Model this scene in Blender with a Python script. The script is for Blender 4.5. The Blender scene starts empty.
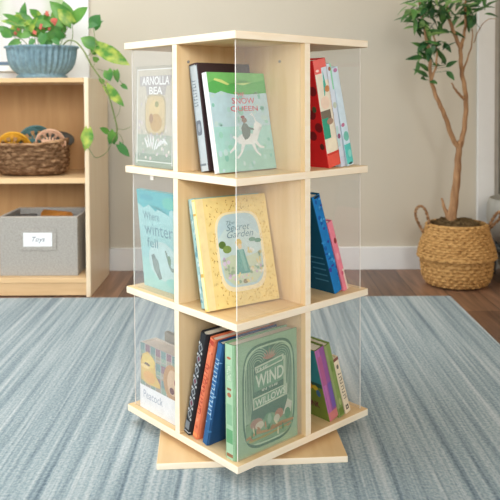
import bpy, bmesh, math, random
from mathutils import Vector, Matrix, noise
C = bpy.context.scene.collection
PI = math.pi
R = random.Random(7)

# ------------------------------------------------------------------ helpers
def lin(c):
    return c / 12.92 if c <= 0.04045 else ((c + 0.055) / 1.055) ** 2.4
def col(r, g, b):
    return (lin(r / 255), lin(g / 255), lin(b / 255), 1)

def new_mat(name):
    m = bpy.data.materials.new(name); m.use_nodes = True
    nt = m.node_tree
    return m, nt, nt.nodes['Principled BSDF']

def plain(name, c, rough=0.5, spec=0.4, bump=0.0, bscale=200, vary=0.06, vscale=30):
    """procedural: a base colour broken up by a fine noise, optional noise bump"""
    m, nt, b = new_mat(name)
    tc = nt.nodes.new('ShaderNodeTexCoord')
    n = nt.nodes.new('ShaderNodeTexNoise'); n.inputs['Scale'].default_value = vscale
    nt.links.new(tc.outputs['Object'], n.inputs['Vector'])
    cr = nt.nodes.new('ShaderNodeValToRGB')
    cr.color_ramp.elements[0].position = 0.3; cr.color_ramp.elements[1].position = 0.7
    cr.color_ramp.elements[0].color = (c[0]*(1-vary), c[1]*(1-vary), c[2]*(1-vary), 1)
    cr.color_ramp.elements[1].color = (min(1, c[0]*(1+vary)), min(1, c[1]*(1+vary)), min(1, c[2]*(1+vary)), 1)
    nt.links.new(n.outputs['Fac'], cr.inputs['Fac']); nt.links.new(cr.outputs['Color'], b.inputs['Base Color'])
    b.inputs['Roughness'].default_value = rough
    b.inputs['Specular IOR Level'].default_value = spec
    if bump:
        n2 = nt.nodes.new('ShaderNodeTexNoise'); n2.inputs['Scale'].default_value = bscale
        nt.links.new(tc.outputs['Object'], n2.inputs['Vector'])
        bp = nt.nodes.new('ShaderNodeBump'); bp.inputs['Strength'].default_value = bump; bp.inputs['Distance'].default_value = 0.002
        nt.links.new(n2.outputs['Fac'], bp.inputs['Height']); nt.links.new(bp.outputs['Normal'], b.inputs['Normal'])
    return m

def streaky(name, c0, c1, scale, rough=0.5, spec=0.3, bump=0.0, detail=4, lo=0.3, hi=0.7, mid=None, bdist=0.002):
    m, nt, b = new_mat(name)
    tc = nt.nodes.new('ShaderNodeTexCoord'); mp = nt.nodes.new('ShaderNodeMapping')
    mp.inputs['Scale'].default_value = scale
    nt.links.new(tc.outputs['Object'], mp.inputs['Vector'])
    n = nt.nodes.new('ShaderNodeTexNoise'); n.inputs['Scale'].default_value = 1; n.inputs['Detail'].default_value = detail
    n.inputs['Distortion'].default_value = 0.4
    nt.links.new(mp.outputs['Vector'], n.inputs['Vector'])
    cr = nt.nodes.new('ShaderNodeValToRGB')
    cr.color_ramp.elements[0].position = lo; cr.color_ramp.elements[1].position = hi
    cr.color_ramp.elements[0].color = c0; cr.color_ramp.elements[1].color = c1
    if mid:
        e = cr.color_ramp.elements.new((lo+hi)/2); e.color = mid
    nt.links.new(n.outputs['Fac'], cr.inputs['Fac']); nt.links.new(cr.outputs['Color'], b.inputs['Base Color'])
    b.inputs['Roughness'].default_value = rough; b.inputs['Specular IOR Level'].default_value = spec
    if bump:
        bp = nt.nodes.new('ShaderNodeBump'); bp.inputs['Strength'].default_value = bump; bp.inputs['Distance'].default_value = bdist
        nt.links.new(n.outputs['Fac'], bp.inputs['Height']); nt.links.new(bp.outputs['Normal'], b.inputs['Normal'])
    return m

def obj(name, bm, mats, parent=None, smooth=False, mw=None):
    me = bpy.data.meshes.new(name); bm.normal_update(); bm.to_mesh(me); bm.free()
    if smooth:
        for p in me.polygons: p.use_smooth = True
    if not isinstance(mats, (list, tuple)): mats = [mats]
    for m in mats: me.materials.append(m)
    o = bpy.data.objects.new(name, me); C.objects.link(o)
    if parent: o.parent = parent
    if mw is not None: o.matrix_local = mw
    return o
def tag(o, label, cat, group=None, kind=None):
    o['label'] = label; o['category'] = cat
    if group: o['group'] = group
    if kind: o['kind'] = kind
    return o
def thing(name, label, cat, loc=(0, 0, 0), rz=0, group=None):
    o = bpy.data.objects.new(name, None); C.objects.link(o); o.empty_display_size = 0.05
    o.location = loc; o.rotation_euler = (0, 0, rz)
    return tag(o, label, cat, group)
def struct(name, bm, m, label=None, parent=None, smooth=False):
    o = obj(name, bm, m, parent, smooth)
    if not parent: o['kind'] = 'structure'
    if label: o['label'] = label
    return o
def box(bm, x0, x1, y0, y1, z0, z1, mi=0, bev=0.0):
    vs = [bm.verts.new(p) for p in ((x0,y0,z0),(x1,y0,z0),(x1,y1,z0),(x0,y1,z0),(x0,y0,z1),(x1,y0,z1),(x1,y1,z1),(x0,y1,z1))]
    fs = [bm.faces.new([vs[i] for i in f]) for f in ((0,3,2,1),(4,5,6,7),(0,1,5,4),(1,2,6,5),(2,3,7,6),(3,0,4,7))]
    for f in fs: f.material_index = mi
    if bev:
        es = list({e for f in fs for e in f.edges})
        bmesh.ops.bevel(bm, geom=es, offset=bev, segments=2, affect='EDGES', profile=0.5)
    return bm
def B(*a, **k): return box(bmesh.new(), *a, **k)
def tube(bm, pts, rad, seg=8, cap=True, mi=0):
    pts = [Vector(p) for p in pts]; rings = []
    if not isinstance(rad, (list, tuple)): rad = [rad]*len(pts)
    ref = Vector((0.13, 0.31, 0.94)).normalized(); t0 = None
    for i, p in enumerate(pts):
        t = (pts[min(i+1, len(pts)-1)] - pts[max(i-1, 0)]).normalized()
        if t0 is None:
            n = t.cross(ref); n = n.normalized() if n.length > 1e-4 else t.orthogonal().normalized()
        else:
            n = (n - t*n.dot(t)).normalized()
        t0 = t; b = t.cross(n)
        rings.append([bm.verts.new(p + (n*math.cos(2*PI*k/seg) + b*math.sin(2*PI*k/seg))*rad[i]) for k in range(seg)])
    for a, b_ in zip(rings, rings[1:]):
        for k in range(seg):
            f = bm.faces.new((a[k], a[(k+1) % seg], b_[(k+1) % seg], b_[k])); f.material_index = mi; f.smooth = True
    if cap:
        bm.faces.new(rings[0][::-1]).material_index = mi; bm.faces.new(rings[-1]).material_index = mi
    return bm
def smooth_path(pts, n=6):
    """Catmull-Rom through pts"""
    P = [Vector(p) for p in pts]; P = [P[0]*2-P[1]] + P + [P[-1]*2-P[-2]]; out = []
    for i in range(1, len(P)-2):
        for k in range(n):
            t = k/n; a, b, c, d = P[i-1], P[i], P[i+1], P[i+2]
            out.append(0.5*((2*b)+(c-a)*t+(2*a-5*b+4*c-d)*t*t+(-a+3*b-3*c+d)*t**3))
    out.append(P[-2]); return out
def lathe(bm, prof, seg=64, fn=None, mi=0, cap0=True, cap1=False):
    rings = []
    for j, (r, z) in enumerate(prof):
        ring = []
        for k in range(seg):
            a = 2*PI*k/seg; rr = r
            sx = sy = 1
            if fn: rr, sx, sy = fn(j, a, r, z)
            ring.append(bm.verts.new((rr*math.cos(a)*sx, rr*math.sin(a)*sy, z)))
        rings.append(ring)
    for a, b in zip(rings, rings[1:]):
        for k in range(seg):
            f = bm.faces.new((a[k], a[(k+1) % seg], b[(k+1) % seg], b[k])); f.smooth = True; f.material_index = mi
    if cap0: bm.faces.new(rings[0][::-1])
    if cap1: bm.faces.new(rings[-1])
    return bm

# ------------------------------------------------------------------ camera
cam_d = bpy.data.cameras.new('camera'); cam = bpy.data.objects.new('camera', cam_d); C.objects.link(cam)
CZ = 0.7614; PIT = 0.0311
cam.matrix_world = Matrix.Translation((0, 0, CZ)) @ Matrix.Rotation(PI/2 - PIT, 4, 'X') @ Matrix.Rotation(-0.0049, 4, 'Z')
cam_d.sensor_width = 36; cam_d.lens = 724.2/500*36; cam_d.shift_y = -127.05/500
cam_d.clip_start = 0.05
cam_d.dof.use_dof = True; cam_d.dof.focus_distance = 1.52; cam_d.dof.aperture_fstop = 8
bpy.context.scene.camera = cam
def at(u, v, Y, dz=0):
    """world point at depth Y that was measured at photo pixel (u, v)"""
    x, z = (u-250)/724.2, -(v-123)/724.2
    dy, dzz = math.cos(PIT) + z*math.sin(PIT), -math.sin(PIT) + z*math.cos(PIT)
    k = Y/dy
    return Vector((x*k, Y, CZ + dzz*k))

# ------------------------------------------------------------------ materials
M = {}
M['wall'] = plain('wall_paint', col(205, 197, 181), 0.8, 0.2, 0.15, 60, 0.015, 3)
M['ceil'] = plain('ceiling_paint', col(235, 232, 225), 0.9, 0.1)
M['trim'] = plain('white_trim_paint', col(235, 236, 235), 0.45, 0.4, vary=0.01)
M['wood'] = streaky('birch_panel', col(228, 192, 140), col(241, 211, 164), (30, 3, 30), 0.45, 0.35)
M['wood_v'] = streaky('birch_panel_upright', col(228, 194, 144), col(241, 212, 168), (40, 40, 3), 0.45, 0.35)
M['edge'] = streaky('birch_edge', col(250, 232, 204), col(254, 241, 220), (8, 8, 60), 0.5, 0.3)
M['wood2'] = streaky('maple_shelf', col(214, 178, 132), col(230, 197, 152), (3, 30, 30), 0.45, 0.3)
M['wood2_v'] = streaky('maple_upright', col(236, 214, 182), col(244, 226, 198), (30, 30, 3), 0.35, 0.5)  # paler than the shelves: light on the side panel put into its colour
M['wood_back'] = streaky('maple_back_panel', col(176, 132, 84), col(192, 150, 100), (25, 25, 3), 0.5, 0.3)  # back panel darkened in its colour for the shade inside the shelf
M['paper'] = streaky('page_edges', col(226, 216, 196), col(243, 236, 222), (900, 3, 3), 0.9, 0.1)
M['screw'] = plain('screw_metal', col(140, 135, 128), 0.35, 0.6)
M['ring'] = plain('turntable_metal', col(60, 58, 56), 0.4, 0.5)

def two_sided_fresnel(nt, ior):
    g = nt.nodes.new('ShaderNodeNewGeometry'); mr = nt.nodes.new('ShaderNodeMapRange'); mr.inputs['To Min'].default_value = ior; mr.inputs['To Max'].default_value = 1/ior
    nt.links.new(g.outputs['Backfacing'], mr.inputs['Value']); f = nt.nodes.new('ShaderNodeFresnel'); nt.links.new(mr.outputs[0], f.inputs['IOR']); return f
# clear acrylic: transparent with a real gloss coat and a faint diffuse white that stands in for reflected haze
m, nt, b = new_mat('clear_acrylic'); M['acrylic'] = m
nt.nodes.remove(b); out = nt.nodes['Material Output']
tr = nt.nodes.new('ShaderNodeBsdfTransparent'); tr.inputs['Color'].default_value = (0.985, 0.99, 0.99, 1)
gl = nt.nodes.new('ShaderNodeBsdfGlossy'); gl.inputs['Roughness'].default_value = 0.03
fr = two_sided_fresnel(nt, 1.49)
mx = nt.nodes.new('ShaderNodeMixShader'); nt.links.new(fr.outputs[0], mx.inputs[0]); nt.links.new(tr.outputs[0], mx.inputs[1]); nt.links.new(gl.outputs[0], mx.inputs[2])
df = nt.nodes.new('ShaderNodeBsdfDiffuse'); df.inputs['Color'].default_value = (0.95, 0.95, 0.97, 1)
tcn = nt.nodes.new('ShaderNodeTexCoord'); nz = nt.nodes.new('ShaderNodeTexNoise'); nz.inputs['Scale'].default_value = 9
nt.links.new(tcn.outputs['Object'], nz.inputs['Vector'])
mr = nt.nodes.new('ShaderNodeMapRange'); mr.inputs['To Min'].default_value = 0.05; mr.inputs['To Max'].default_value = 0.085
nt.links.new(nz.outputs['Fac'], mr.inputs['Value'])
mx2 = nt.nodes.new('ShaderNodeMixShader'); nt.links.new(mr.outputs[0], mx2.inputs[0])
nt.links.new(mx.outputs[0], mx2.inputs[1]); nt.links.new(df.outputs[0], mx2.inputs[2]); nt.links.new(mx2.outputs[0], out.inputs['Surface'])
# frosty cut edge of the acrylic
M['acr_edge'] = plain('acrylic_cut_edge', col(238, 232, 226), 0.25, 0.6)

# plank floor
m, nt, b = new_mat('walnut_planks'); M['floor'] = m
tc = nt.nodes.new('ShaderNodeTexCoord'); mp = nt.nodes.new('ShaderNodeMapping'); mp.inputs['Rotation'].default_value = (0, 0, PI/2)
nt.links.new(tc.outputs['Object'], mp.inputs['Vector'])
br = nt.nodes.new('ShaderNodeTexBrick'); br.inputs['Scale'].default_value = 1; br.inputs['Brick Width'].default_value = 1.1; br.inputs['Row Height'].default_value = 0.13
br.inputs['Mortar Size'].default_value = 0.0016; br.inputs['Color1'].default_value = col(108, 80, 63); br.inputs['Color2'].default_value = col(156, 120, 96)
br.inputs['Mortar'].default_value = col(48, 34, 26); br.offset = 0.37
nt.links.new(mp.outputs['Vector'], br.inputs['Vector'])
mp2 = nt.nodes.new('ShaderNodeMapping'); mp2.inputs['Scale'].default_value = (28, 2.2, 1); nt.links.new(tc.outputs['Object'], mp2.inputs['Vector'])
gn = nt.nodes.new('ShaderNodeTexNoise'); gn.inputs['Scale'].default_value = 1; gn.inputs['Detail'].default_value = 6; gn.inputs['Distortion'].default_value = 1.2
nt.links.new(mp2.outputs['Vector'], gn.inputs['Vector'])
cr = nt.nodes.new('ShaderNodeValToRGB'); cr.color_ramp.elements[0].position = 0.3; cr.color_ramp.elements[1].position = 0.72
cr.color_ramp.elements[0].color = (0.42, 0.42, 0.42, 1); cr.color_ramp.elements[1].color = (1.25, 1.2, 1.15, 1)
nt.links.new(gn.outputs['Fac'], cr.inputs['Fac'])
mu = nt.nodes.new('ShaderNodeMix'); mu.data_type = 'RGBA'; mu.blend_type = 'MULTIPLY'; mu.inputs['Factor'].default_value = 0.85
nt.links.new(br.outputs['Color'], mu.inputs['A']); nt.links.new(cr.outputs['Color'], mu.inputs['B'])
nt.links.new(mu.outputs['Result'], b.inputs['Base Color']); b.inputs['Roughness'].default_value = 0.38; b.inputs['Specular IOR Level'].default_value = 0.4

# rug: loom-striped viscose, streaks along Y plus a fine pile
m, nt, b = new_mat('striped_viscose_rug'); M['rug'] = m
tc = nt.nodes.new('ShaderNodeTexCoord')
def rn(scale, detail, dist=0.0):
    mp = nt.nodes.new('ShaderNodeMapping'); mp.inputs['Scale'].default_value = scale; nt.links.new(tc.outputs['Object'], mp.inputs['Vector'])
    n = nt.nodes.new('ShaderNodeTexNoise'); n.inputs['Scale'].default_value = 1; n.inputs['Detail'].default_value = detail; n.inputs['Distortion'].default_value = dist
    nt.links.new(mp.outputs['Vector'], n.inputs['Vector']); return n
s1 = rn((46, .45, 1), 3); s2 = rn((9, 0.8, 1), 2); s3 = rn((150, 150, 60), 3); s4 = rn((120, 2.2, 1), 2)
def math_(op, a, b_):
    n = nt.nodes.new('ShaderNodeMath'); n.operation = op
    for i, v in ((0, a), (1, b_)):
        if isinstance(v, (int, float)): n.inputs[i].default_value = v
        else: nt.links.new(v, n.inputs[i])
    return n.outputs[0]
v = math_('ADD', math_('MULTIPLY', s1.outputs['Fac'], 0.40), math_('MULTIPLY', s2.outputs['Fac'], 0.10))
v = math_('ADD', v, math_('MULTIPLY', s4.outputs['Fac'], 0.24)); v = math_('ADD', v, math_('MULTIPLY', s3.outputs['Fac'], 0.26))
cr = nt.nodes.new('ShaderNodeValToRGB'); cr.color_ramp.elements[0].position = 0.38; cr.color_ramp.elements[1].position = 0.62
cr.color_ramp.elements[0].color = col(98, 118, 132); cr.color_ramp.elements[1].color = col(200, 207, 210)
e = cr.color_ramp.elements.new(0.5); e.color = col(153, 170, 177)
nt.links.new(v, cr.inputs['Fac']); nt.links.new(cr.outputs['Color'], b.inputs['Base Color'])
b.inputs['Roughness'].default_value = 0.85; b.inputs['Specular IOR Level'].default_value = 0.15
b.inputs['Sheen Weight'].default_value = 0.15
bp = nt.nodes.new('ShaderNodeBump'); bp.inputs['Strength'].default_value = 0.5; bp.inputs['Distance'].default_value = 0.004
nt.links.new(math_('ADD', s3.outputs['Fac'], s4.outputs['Fac']), bp.inputs['Height']); nt.links.new(bp.outputs['Normal'], b.inputs['Normal'])

# ------------------------------------------------------------------ room
FZ = -0.008            # bare floor; the rug's top is z = 0
WY = 3.27
struct('floor', B(-2.4, 2.4, -1.0, WY, FZ-0.05, FZ), M['floor'])
wx0, wx1, wz0, wz1 = -1.75, -0.835, 0.925, 1.9   # window opening in the back wall
bm = bmesh.new()
box(bm, -2.4, wx0, WY, WY+0.12, FZ, 2.6); box(bm, wx1, 2.4, WY, WY+0.12, FZ, 2.6)
box(bm, wx0, wx1, WY, WY+0.12, FZ, wz0); box(bm, wx0, wx1, WY, WY+0.12, wz1, 2.6)
struct('wall_back', bm, M['wall'])
bm = bmesh.new()   # left wall with two tall openings
lz0, lz1 = 0.03, 2.25; OPEN = [(-0.8, 1.50), (1.72, 3.0)]
ys = [-1, OPEN[0][0], OPEN[0][1], OPEN[1][0], OPEN[1][1], WY+0.12]
for y0, y1 in ((ys[0], ys[1]), (ys[2], ys[3]), (ys[4], ys[5])): box(bm, -2.52, -2.4, y0, y1, FZ, 2.6)
for y0, y1 in OPEN: box(bm, -2.52, -2.4, y0, y1, FZ, lz0); box(bm, -2.52, -2.4, y0, y1, lz1, 2.6)
struct('wall_left', bm, M['wall'])
struct('wall_right', B(2.4, 2.52, -1, WY+0.12, FZ, 2.6), M['wall'])
struct('ceiling', B(-2.52, 2.52, -1, WY+0.12, 2.6, 2.65), M['ceil'])
# back window: casing, sash, sill, glass
win = thing('window_1', 'white framed window behind the trailing plant', 'window'); win['kind'] = 'structure'
del win['category']
bm = bmesh.new(); cw = 0.115
box(bm, wx0-cw, wx0, WY-0.018, WY, wz0-0.04, wz1+cw, bev=.003); box(bm, wx1, wx1+cw, WY-0.018, WY, wz0-0.16, wz1+cw, bev=.003)
box(bm, wx0, wx1, WY-0.018, WY, wz1, wz1+cw, bev=.003); box(bm, wx0-cw, wx1, WY-0.016, WY, wz0-0.16, wz0-0.03, bev=.003)
obj('window_casing', bm, M['trim'], win)
obj('window_sill', B(wx0-cw, wx1+0.0, WY-0.05, WY+0.1, wz0-0.03, wz0-0.005, bev=.003), M['trim'], win)
bm = bmesh.new()
for a in ((wx0, wx0+0.035, wz0-0.005, wz1), (wx1-0.012, wx1, wz0-0.005, wz1), (wx0+0.035, wx1-0.012, wz0-0.005, wz0+0.018), (wx0+0.035, wx1-0.012, wz1-0.03, wz1)):
    box(bm, a[0], a[1], WY+0.04, WY+0.07, a[2], a[3])
M['sash'] = plain('slate_window_sash', col(96, 116, 136), 0.4, 0.4)
obj('window_sash', bm, M['sash'], win)
m, nt, b = new_mat('window_glass'); M['glass'] = m
nt.nodes.remove(b); out = nt.nodes['Material Output']; tr = nt.nodes.new('ShaderNodeBsdfTransparent'); gl = nt.nodes.new('ShaderNodeBsdfGlossy'); gl.inputs['Roughness'].default_value = 0.0
fr = two_sided_fresnel(nt, 1.45); mx = nt.nodes.new('ShaderNodeMixShader')
nt.links.new(fr.outputs[0], mx.inputs[0]); nt.links.new(tr.outputs[0], mx.inputs[1]); nt.links.new(gl.outputs[0], mx.inputs[2]); nt.links.new(mx.outputs[0], out.inputs['Surface'])
obj('window_pane', B(wx0+0.035, wx1-0.012, WY+0.052, WY+0.056, wz0+0.018, wz1-0.03), M['glass'], win)
# left window frame (daylight side of the room)
for i, (ly0, ly1) in enumerate(OPEN):
    win2 = thing('window_%d' % (i+2), 'tall white framed window in the left wall, ' + ('nearer the camera' if i == 0 else 'nearer the shelf'), 'window'); win2['kind'] = 'structure'; del win2['category']
    bm = bmesh.new()
    for y in (ly0, ly1-0.06): box(bm, -2.5, -2.42, y, y+0.06, lz0, lz1)
    box(bm, -2.5, -2.42, ly0+.06, ly1-.06, lz0, lz0+0.06); box(bm, -2.5, -2.42, ly0+.06, ly1-.06, lz1-0.06, lz1)
    obj('window_frame', bm, M['trim'], win2)
# baseboards
dx = 1.022
for nm, x0, x1 in (('baseboard_back', -2.4, dx),):
    bm = bmesh.new(); box(bm, x0, x1, WY-0.014, WY, FZ, FZ+0.104, bev=0.003); struct(nm, bm, M['trim'])
# doorway trim and door at the far right of the back wall
struct('trim_1', B(dx, dx+0.078, WY-0.022, WY, FZ, 2.15, bev=0.004), M['trim'], 'white painted door casing at right edge')
bm = B(dx+0.078, dx+0.098, WY-0.012, WY, FZ, 2.12)
struct('trim_2', bm, plain('shadow_gap_grey', col(186, 182, 174), 0.7, 0.2))
m_cur = plain('grey_white_curtain', col(228, 225, 216), 0.85, 0.1)
bm = bmesh.new(); prev = None                      # pleated curtain covering the door glass
for k in range(121):
    x = dx+0.1+k*0.006; y = WY-0.02-0.012*math.sin(k*0.55)
    pr = [bm.verts.new((x, y, z)) for z in (0.02, 2.1)]
    if prev:
        f = bm.faces.new((prev[0], pr[0], pr[1], prev[1])); f.smooth = True
    prev = pr
bmesh.ops.solidify(bm, geom=bm.faces[:], thickness=0.003)
tag(obj('curtain', bm, m_cur, smooth=True), 'pale grey pleated curtain hanging at right edge beside door casing', 'curtain')

# rug
bm = B(-2.3, 0.775, 0.3, 2.79, FZ, 0, bev=0.003)
tag(obj('rug', bm, M['rug']), 'pale blue-grey striped area rug under the rotating bookcase', 'rug')

# ------------------------------------------------------------------ revolving bookcase
A = 0.4011; H2 = A/2; TH = -0.0579 + PI/4; BC = Vector((-0.0111, 1.6833, 0))
EX = Vector((math.cos(TH), math.sin(TH), 0)); EY = Vector((-math.sin(TH), math.cos(TH), 0)); EZ = Vector((0, 0, 1))
bc = thing('revolving_bookcase', 'square light birch revolving bookcase with clear acrylic side panels on the rug', 'bookcase', BC, TH)
TOPS = [0.0421, 0.3245, 0.6097, 0.897]; T = 0.0158
def plate(name, z):
    bm = B(-H2, H2, -H2, H2, z-T, z, bev=0.0015)
    bm.normal_update()
    for f in bm.faces: f.material_index = 1 if abs(f.normal.z) < 0.5 else 0
    return obj(name, bm, [M['wood'], M['edge']], bc)
for i, z in enumerate(TOPS): plate('shelf' if 0 < i < 3 else ('bottom_panel' if i == 0 else 'top_panel'), z)
for i in range(3):
    z0, z1 = TOPS[i], TOPS[i+1]-T
    for spec in ((-H2+.0004, H2-.0004, -0.008, 0.008), (-0.008, 0.008, -H2+.0004, -0.008), (-0.008, 0.008, 0.008, H2-.0004)):
        bm = B(*spec, z0, z1); bm.normal_update()
        for f in bm.faces:
            c = f.calc_center_median()
            f.material_index = 1 if max(abs(c.x), abs(c.y)) > H2-.001 else 0
        obj('divider', bm, [M['wood_v'], M['edge']], bc)
    for k in range(4):                              # pinwheel of four clear panels a level
        rot = Matrix.Rotation(k*PI/2, 4, 'Z')
        bm = B(-0.1885, -0.0082, -0.1875, -0.1850, z0+.0003, z1-.0003); bm.normal_update()
        for f in bm.faces: f.material_index = 1 if f.normal.x < -0.5 else 0
        o = obj('acrylic_panel', bm, [M['acrylic'], M['acr_edge']], bc, mw=rot); o['label'] = 'clear acrylic panel'
        if (i, k) != (1, 3): continue
        bm = bmesh.new()
        cl = obj('clip', box(bm, -0.112, -0.100, -0.1905, -0.1876, z1-.012, z1-.0003, bev=.001), M['acr_edge'], bc, mw=rot); cl['label'] = 'small clear clip'
for k, (x, y, z) in enumerate(((-0.17, -0.0088, 0.845), (-0.0088, -0.125, 0.846))):
    bm = bmesh.new(); bmesh.ops.create_uvsphere(bm, u_segments=10, v_segments=6, radius=0.0032); bmesh.ops.translate(bm, verts=bm.verts, vec=(x, y, z))
    obj('screw_cap', bm, M['screw'], bc, True)
bm = bmesh.new(); lathe(bm, [(0.14, 0.0142), (0.14, 0.0262)], 48, cap1=True)
obj('turntable_ring', bm, M['ring'], bc)
BR = 0.2827/math.sqrt(2)
bm = B(-BR, BR, -BR, BR, 0.0, 0.0142, bev=0.002); bm.normal_update()
for f in bm.faces: f.material_index = 1 if abs(f.normal.z) < 0.5 else 0
obj('base', bm, [M['wood'], M['edge']], bc, mw=Matrix.Rotation(0.0707-TH, 4, 'Z'))

# ------------------------------------------------------------------ books
INK = {}
def ink(c, rough=0.55):
    k = tuple(c)
    if k not in INK:
        INK[k] = plain('ink_%02x%02x%02x' % k, col(*c), rough, 0.3, vary=0.05, vscale=60)
    return INK[k]
def text_mesh(s, italic=0.0, bold=0.0):
    cu = bpy.data.curves.new('title', 'FONT'); cu.body = s; cu.align_x = 'CENTER'; cu.align_y = 'CENTER'; cu.shear = italic; cu.offset = bold; cu.resolution_u = 3
    o = bpy.data.objects.new('title', cu); C.objects.link(o)
    bpy.context.view_layer.update()
    me = bpy.data.meshes.new_from_object(o.evaluated_get(bpy.context.evaluated_depsgraph_get()))
    bpy.data.objects.remove(o); bpy.data.curves.remove(cu)
    return me
class Book:
    """local frame: X away from the spine, Y from front cover (0) to back cover (t), Z up"""
    def __init__(s, name, label, cat, w, h, t, cover, X, Y, pos, shift, yaw=0, spine_bulge=0.12, group='picture books', board=0.0028, soft=False, page=None):
        s.w, s.h, s.t = w, h, t
        phi = math.asin(max(-1, min(1, shift/h)))           # >0 leans towards +Y
        base = BC + EX*pos[0] + EY*pos[1]; base.z = pos[2] + (t*math.sin(phi) if phi > 0 else 0) + 0.0003
        m = Matrix((X, Y, EZ)).transposed().to_4x4()
        s.r = bpy.data.objects.new(name, None); C.objects.link(s.r); s.r.empty_display_size = 0.03
        s.r.matrix_world = Matrix.Translation(base) @ Matrix.Rotation(yaw, 4, 'Z') @ m @ Matrix.Rotation(-phi, 4, 'X')
        tag(s.r, label, cat, group)
        b = board; n = 24; bul = t*spine_bulge
        outer = [(w, 0)]; inner = [(w, b)]
        for k in range(n+1):
            q = k/n; x = bul - bul*min(1, 2.4*math.sin(PI*q)); outer.append((x, t*q)); inner.append((x+b, b+(t-2*b)*q))
        outer.append((w, t)); inner.append((w, t-b))
        bm = bmesh.new()
        vo = [[bm.verts.new((x, y, z)) for x, y in outer] for z in (0, h)]; vi = [[bm.verts.new((x, y, z)) for x, y in inner] for z in (0, h)]
        L = len(outer)
        for k in range(L-1):
            bm.faces.new((vo[0][k+1], vo[0][k], vo[1][k], vo[1][k+1])); bm.faces.new((vi[0][k], vi[0][k+1], vi[1][k+1], vi[1][k]))
            bm.faces.new((vo[1][k], vi[1][k], vi[1][k+1], vo[1][k+1])); bm.faces.new((vo[0][k+1], vi[0][k+1], vi[0][k], vo[0][k]))
        for k in (0, L-1): bm.faces.new((vo[0][k], vi[0][k], vi[1][k], vo[1][k]))
        bmesh.ops.recalc_face_normals(bm, faces=bm.faces)
        s.cover = obj('cover', bm, ink(cover), s.r)
        pb = 0 if soft else 0.003
        s.bul = bul
        obj('pages', B(bul+b+.0002, w-.003, b+.0002, t-b-.0002, pb+.0005, h-.0035), page or M['paper'], s.r)
    def pt(s, face, u, v, d):
        if face == 'front': return (s.bul + (s.w-s.bul)*u, -d, s.h*v)
        if face == 'back': return (s.w-(s.w-s.bul)*u, s.t+d, s.h*v)
        q = 1-u
        return (s.bul - s.bul*min(1, 2.4*math.sin(PI*q)) - d, s.t*q, s.h*v)
    def art(s, face, shapes, name=None):
        bm = bmesh.new(); mats = []; d = 0.0002 if name != 'lettering' else s.d+.0001
        for sh in shapes:
            c = sh[-1]; mt = ink(c)
            if mt not in mats: mats.append(mt)
            mi = mats.index(mt); k = sh[0]
            if k == 'r':
                _, u0, v0, u1, v1, _c = sh; n = 8
                us = [u0+(u1-u0)*i/n for i in range(n+1)]
                for a, b_ in zip(us, us[1:]):
                    f = bm.faces.new([bm.verts.new(s.pt(face, *p, d)) for p in ((a, v0), (b_, v0), (b_, v1), (a, v1))]); f.material_index = mi
            else:
                if k in ('e', 'f'):
                    _, cu, cv, ru, rv, _c = sh; P = [(cu+ru*math.cos(2*PI*i/20), cv+rv*math.sin(2*PI*i/20)) for i in range(20)]
                elif k == 's':                              # superellipse panel
                    _, cu, cv, ru, rv, _c = sh
                    P = []
                    for i in range(40):
                        a = 2*PI*i/40; ca, sa = math.cos(a), math.sin(a)
                        P.append((cu+ru*math.copysign(abs(ca)**0.5, ca), cv+rv*math.copysign(abs(sa)**0.5, sa)))
                else: P = sh[1]
                f = bm.faces.new([bm.verts.new(s.pt(face, *p, d)) for p in P]); f.material_index = mi
            d += 0 if k in ('q', 'f') else 0.00004
        bmesh.ops.triangulate(bm, faces=[f for f in bm.faces if len(f.verts) > 4])
        s.d = d
        return obj(name or {'front': 'cover_art', 'back': 'cover_art', 'spine': 'spine_art'}[face], bm, mats, s.r)
    def title(s, face, lines, c, name='title', italic=0.0, bold=0.01, d=None):
        """lines: (text, centre u, centre v, width in u, height in v, slope, rot90)"""
        bm = bmesh.new(); d = s.d + 0.0001 if d is None else d
        for ln in lines:
            tx, cu, cv, wu, hv = ln[:5]; slope = ln[5] if len(ln) > 5 else 0; rot = ln[6] if len(ln) > 6 else 0
            me = text_mesh(tx, italic, bold)
            xs = [v.co.x for v in me.vertices]; ys = [v.co.y for v in me.vertices]
            x0, x1, y0, y1 = min(xs), max(xs), min(ys), max(ys)
            st = len(bm.verts); bm.from_mesh(me); bm.verts.ensure_lookup_table()
            for v in bm.verts[st:]:
                a = (v.co.x-x0)/(x1-x0)-0.5; b_ = (v.co.y-y0)/(y1-y0)-0.5
                if rot: a, b_ = b_, -a
                v.co = s.pt(face, cu+wu*a, cv+hv*b_+slope*a, d)
            bpy.data.meshes.remove(me)
        return obj(name, bm, ink(c), s.r)

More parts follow.
